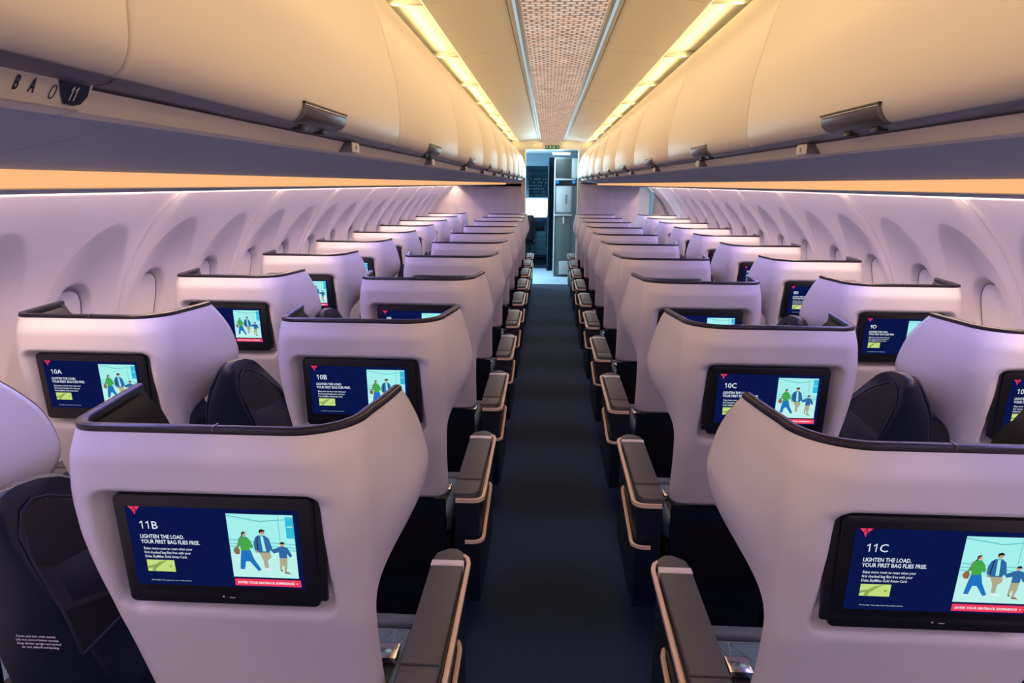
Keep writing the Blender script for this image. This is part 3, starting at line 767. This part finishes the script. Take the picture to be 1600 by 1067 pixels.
# entry vestibule
b = MB(); b.box(1.25, 1.96, 11.42, 11.46, 0, 2.1); struct('wall_front_recess', b, WALLM, 'pale lilac wall beyond the right bulkhead')
b = MB(); b.box(-1.9, 1.6, 11.25, 13.4, .0005, .004); struct('floor_entry', b, mat('sunlit_entry_floor', (.34, .48, .58), .5), 'blue grey flooring of the entry area, its colour lightened as if sunlit')  # sunlight on the floor is put into this pale colour
VW = mat('vestibule_blue', (.12, .22, .30), .4); VC = mat('vestibule_ceiling', (.72, .80, .84), .3)
DG = mat('galley_dark', (.07, .075, .075), .5); LG = mat('galley_light', (.50, .53, .54), .4); MG = mat('galley_green_grey', (.12, .14, .14), .5)
b = MB(); b.box(-1.9, 1.6, 11.06, 13.4, 2.16, 2.2); struct('ceiling_entry', b, VC, 'pale blue ceiling of the entry area')
for x in (-.22, .14):
    r = empty('downlight', (x, 11.9, 2.16)); b = MB(); b.frombm(( lambda bm: (bmesh.ops.create_cone(bm, cap_ends=True, segments=20, radius1=.06, radius2=.06, depth=.012), bm)[1])(bmesh.new())); link('diffuser', b.mesh('diffuser', glow('downlight_glow', (.8, .95, 1.0), 4)), r)
    tag(r, 'round white downlight in the entry ceiling, %s of the pair' % ('left' if x < 0 else 'right'), 'light', 'entry downlights')
r = empty('ceiling_light', (.16, 12.1, 2.10)); b = MB(); b.box(-.15, .15, -.02, .02, -.02, .02, .008); link('diffuser', b.mesh('diffuser', glow('galley_lamp', (.85, 1, 1), 3.0)), r)
tag(r, 'long white lamp above the galley unit', 'light')
# galley unit
G = empty('galley_unit', (0, 12.2, 0)); tag(G, 'grey galley unit with white door, blue lights and lower panel right of the curtain', 'galley unit')
def gp(name, x0, x1, y0, y1, z0, z1, m, par=None, bev=.004):
    b = MB(); b.box(x0, x1, y0, y1, z0, z1, bev); return link(name, b.mesh(name, m), par or G)
gp('carcass', .056, .62, .01, .8, .03, 2.04, MG)
gp('upper_panel', .075, .345, -.004, .01, 1.70, 2.015, DG); gp('upper_side', .348, .50, -.02, .01, 1.70, 2.03, LG)
gp('shelf', .06, .42, -.03, .012, 1.665, 1.692, LG); gp('control_band', .06, .42, -.006, .012, 1.575, 1.66, BLACK)
for x in (.105, .385):
    b = MB(); b.frombm((lambda bm: (bmesh.ops.create_uvsphere(bm, u_segments=16, v_segments=8, radius=.028), bm)[1])(bmesh.new()))
    o = link('blue_light', b.mesh('blue_light', glow('blue_lamp', (.02, .22, 1.0), 1.6)), G); o.location = (x, -.012, 1.635)
dr = gp('door', .085, .345, -.012, .010, 1.13, 1.565, LG); gp('door_frame', .060, .375, -.004, .011, 1.10, 1.572, mat('galley_frame', (.22, .24, .25), .4))
b = MB(); b.tube([(.26, -.016, 1.43), (.245, -.016, 1.40), (.252, -.016, 1.34), (.250, -.016, 1.27), (.272, -.016, 1.27), (.270, -.016, 1.34), (.278, -.016, 1.40), (.262, -.016, 1.43)], .004, 6); link('coat_hook', b.mesh('coat_hook', DG), dr)
gp('worktop', .050, .37, -.03, .012, 1.065, 1.09, LG); b = MB(); b.box(.215, .235, -.03, -.012, .93, 1.05, .004); link('handle', b.mesh('handle', CREAM), G)
gp('lower_panel', .075, .345, -.006, .011, .32, 1.05, mat('galley_lower', (.10, .13, .13), .45)); gp('kick_panel', .16, .40, -.02, .011, .05, .28, mat('galley_kick', (.34, .36, .37), .5)); gp('side_post', .056, .073, -.02, .012, .0, 2.02, LG)
# curtain
b = MB(); rows = []
for z in np.linspace(.16, 2.04, 10):
    rows.append([(-.055+.100*(t/40), 11.75+.05*math.sin(t*.95)+.02*(z-1)*math.cos(t*.4), float(z)) for t in range(41)])
b.grid(rows); o = link('curtain', b.mesh('curtain', mat('curtain_navy', (.010, .05, .11), .7), recalc=False)); mdf = o.modifiers.new('thickness', 'SOLIDIFY'); mdf.thickness = .003
tag(o, 'dark navy curtain gathered beside the galley unit', 'curtain')
# cockpit seen through the opening
b = MB(); b.box(-1.9, -.55, 13.4, 13.45, 0, 2.2); b.box(-.02, 1.6, 13.4, 13.45, 0, 2.2); b.box(-.55, -.02, 13.4, 13.45, 1.93, 2.2); struct('wall_cockpit', b, VW, 'blue-grey wall around the cockpit doorway')
b = MB(); b.box(-1.9, -1.88, 11.06, 11.45, 0, 2.2); b.box(-1.9, -1.88, 12.5, 13.4, 0, 2.2); b.box(1.58, 1.6, 11.06, 13.4, 0, 2.2); struct('wall_entry', b, VW, 'side walls of the entry area')
CB = mat('cockpit_blue', (.10, .28, .42), .5); CB2 = mat('cockpit_panel', (.16, .40, .55), .45); CBW = mat('switch_pale', (.65, .82, .90), .4)
b = MB(); b.box(-1.3, 1.0, 13.45, 16.2, 2.05, 2.1); b.box(-1.3, 1.0, 16.2, 16.25, 0, 2.1); b.box(-1.3, -1.2, 13.45, 16.2, 0, 2.1); b.box(.9, 1.0, 13.45, 16.2, 0, 2.1); struct('wall_cockpit_shell', b, CB, 'blue interior shell of the cockpit')
r = empty('overhead_switch_panel', (-.20, 15.0, 1.55)); tag(r, 'dark blue overhead panel covered in pale switches above the windshield', 'control panel')
b = MB(); b.prism([(-.35, .30), (.2, .05), (.34, -.23), (.40, -.20), (.3, .35)], -.27, .27, 'x', bev=.01); link('panel', b.mesh('panel', CB), r)
b = MB()
for i in range(14):
    for j in range(6):
        f = (j+.5)/6; x = -.25+.037*i+rnd.uniform(-.004, .004)
        if rnd.random() < .25: continue
        p0 = Vector((0, -.10, .18)) if f < .5 else Vector((0, -.10, .18)); p1 = Vector((0, .335, -.22)); p = p0.lerp(p1, f); b.box(x-.009, x+.009, p.y-.012, p.y+.004, p.z-.016, p.z+.016)
link('switches', b.mesh('switches', CBW, False), r); [c for c in r.children][-1]['kind'] = 'stuff'
b = MB(); b.box(-.85, .6, 15.9, 15.92, .86, 1.28); tag(link('window_%d' % (wn+1), b.mesh('windshield', glow('daylight_glass', (.85, .98, 1.0), 3.2), False)), kind='structure', label='cockpit windshield full of white daylight')
r = empty('instrument_panel', (-.2, 15.5, 0)); tag(r, 'blue cockpit instrument panel and pedestal below the windshield', 'control panel')
gp('glareshield', -.7, .7, -.1, .25, .76, .88, CB, r, .02); gp('instrument_board', -.7, .7, .06, .2, .35, .76, CB2, r)
for x in (-.30, -.02, .26): gp('instrument_screen', x-.10, x+.10, .045, .065, .50, .70, BLACK, r)
gp('pedestal', -.14, .16, -.5, .1, .10, .48, CB, r, .02); gp('lever_block', -.10, .12, -.45, -.2, .48, .60, CB2, r, .01)
for x, c in ((-.20, mat('red_placard', (.55, .03, .05), .5)), (.09, mat('blue_placard', (.02, .15, .55), .5))):
    gp('placard', x-.06, x+.06, -.12, -.10, .76, .88, c, r)
for x, lb in ((-.42, 'left'), (.12, 'right')):
    r = empty('pilot_seat', (x-.05, 14.3, 0)); tag(r, 'dark pilot seat in the cockpit, %s one' % lb, 'seat')
    gp('backrest', -.14, .14, -.05, .06, .45, .98, BLACK, r, .03); gp('seat_cushion', -.16, .16, .07, .5, .38, .45, BLACK, r, .02); gp('pedestal', -.08, .08, .1, .3, 0, .379, BLACK, r)
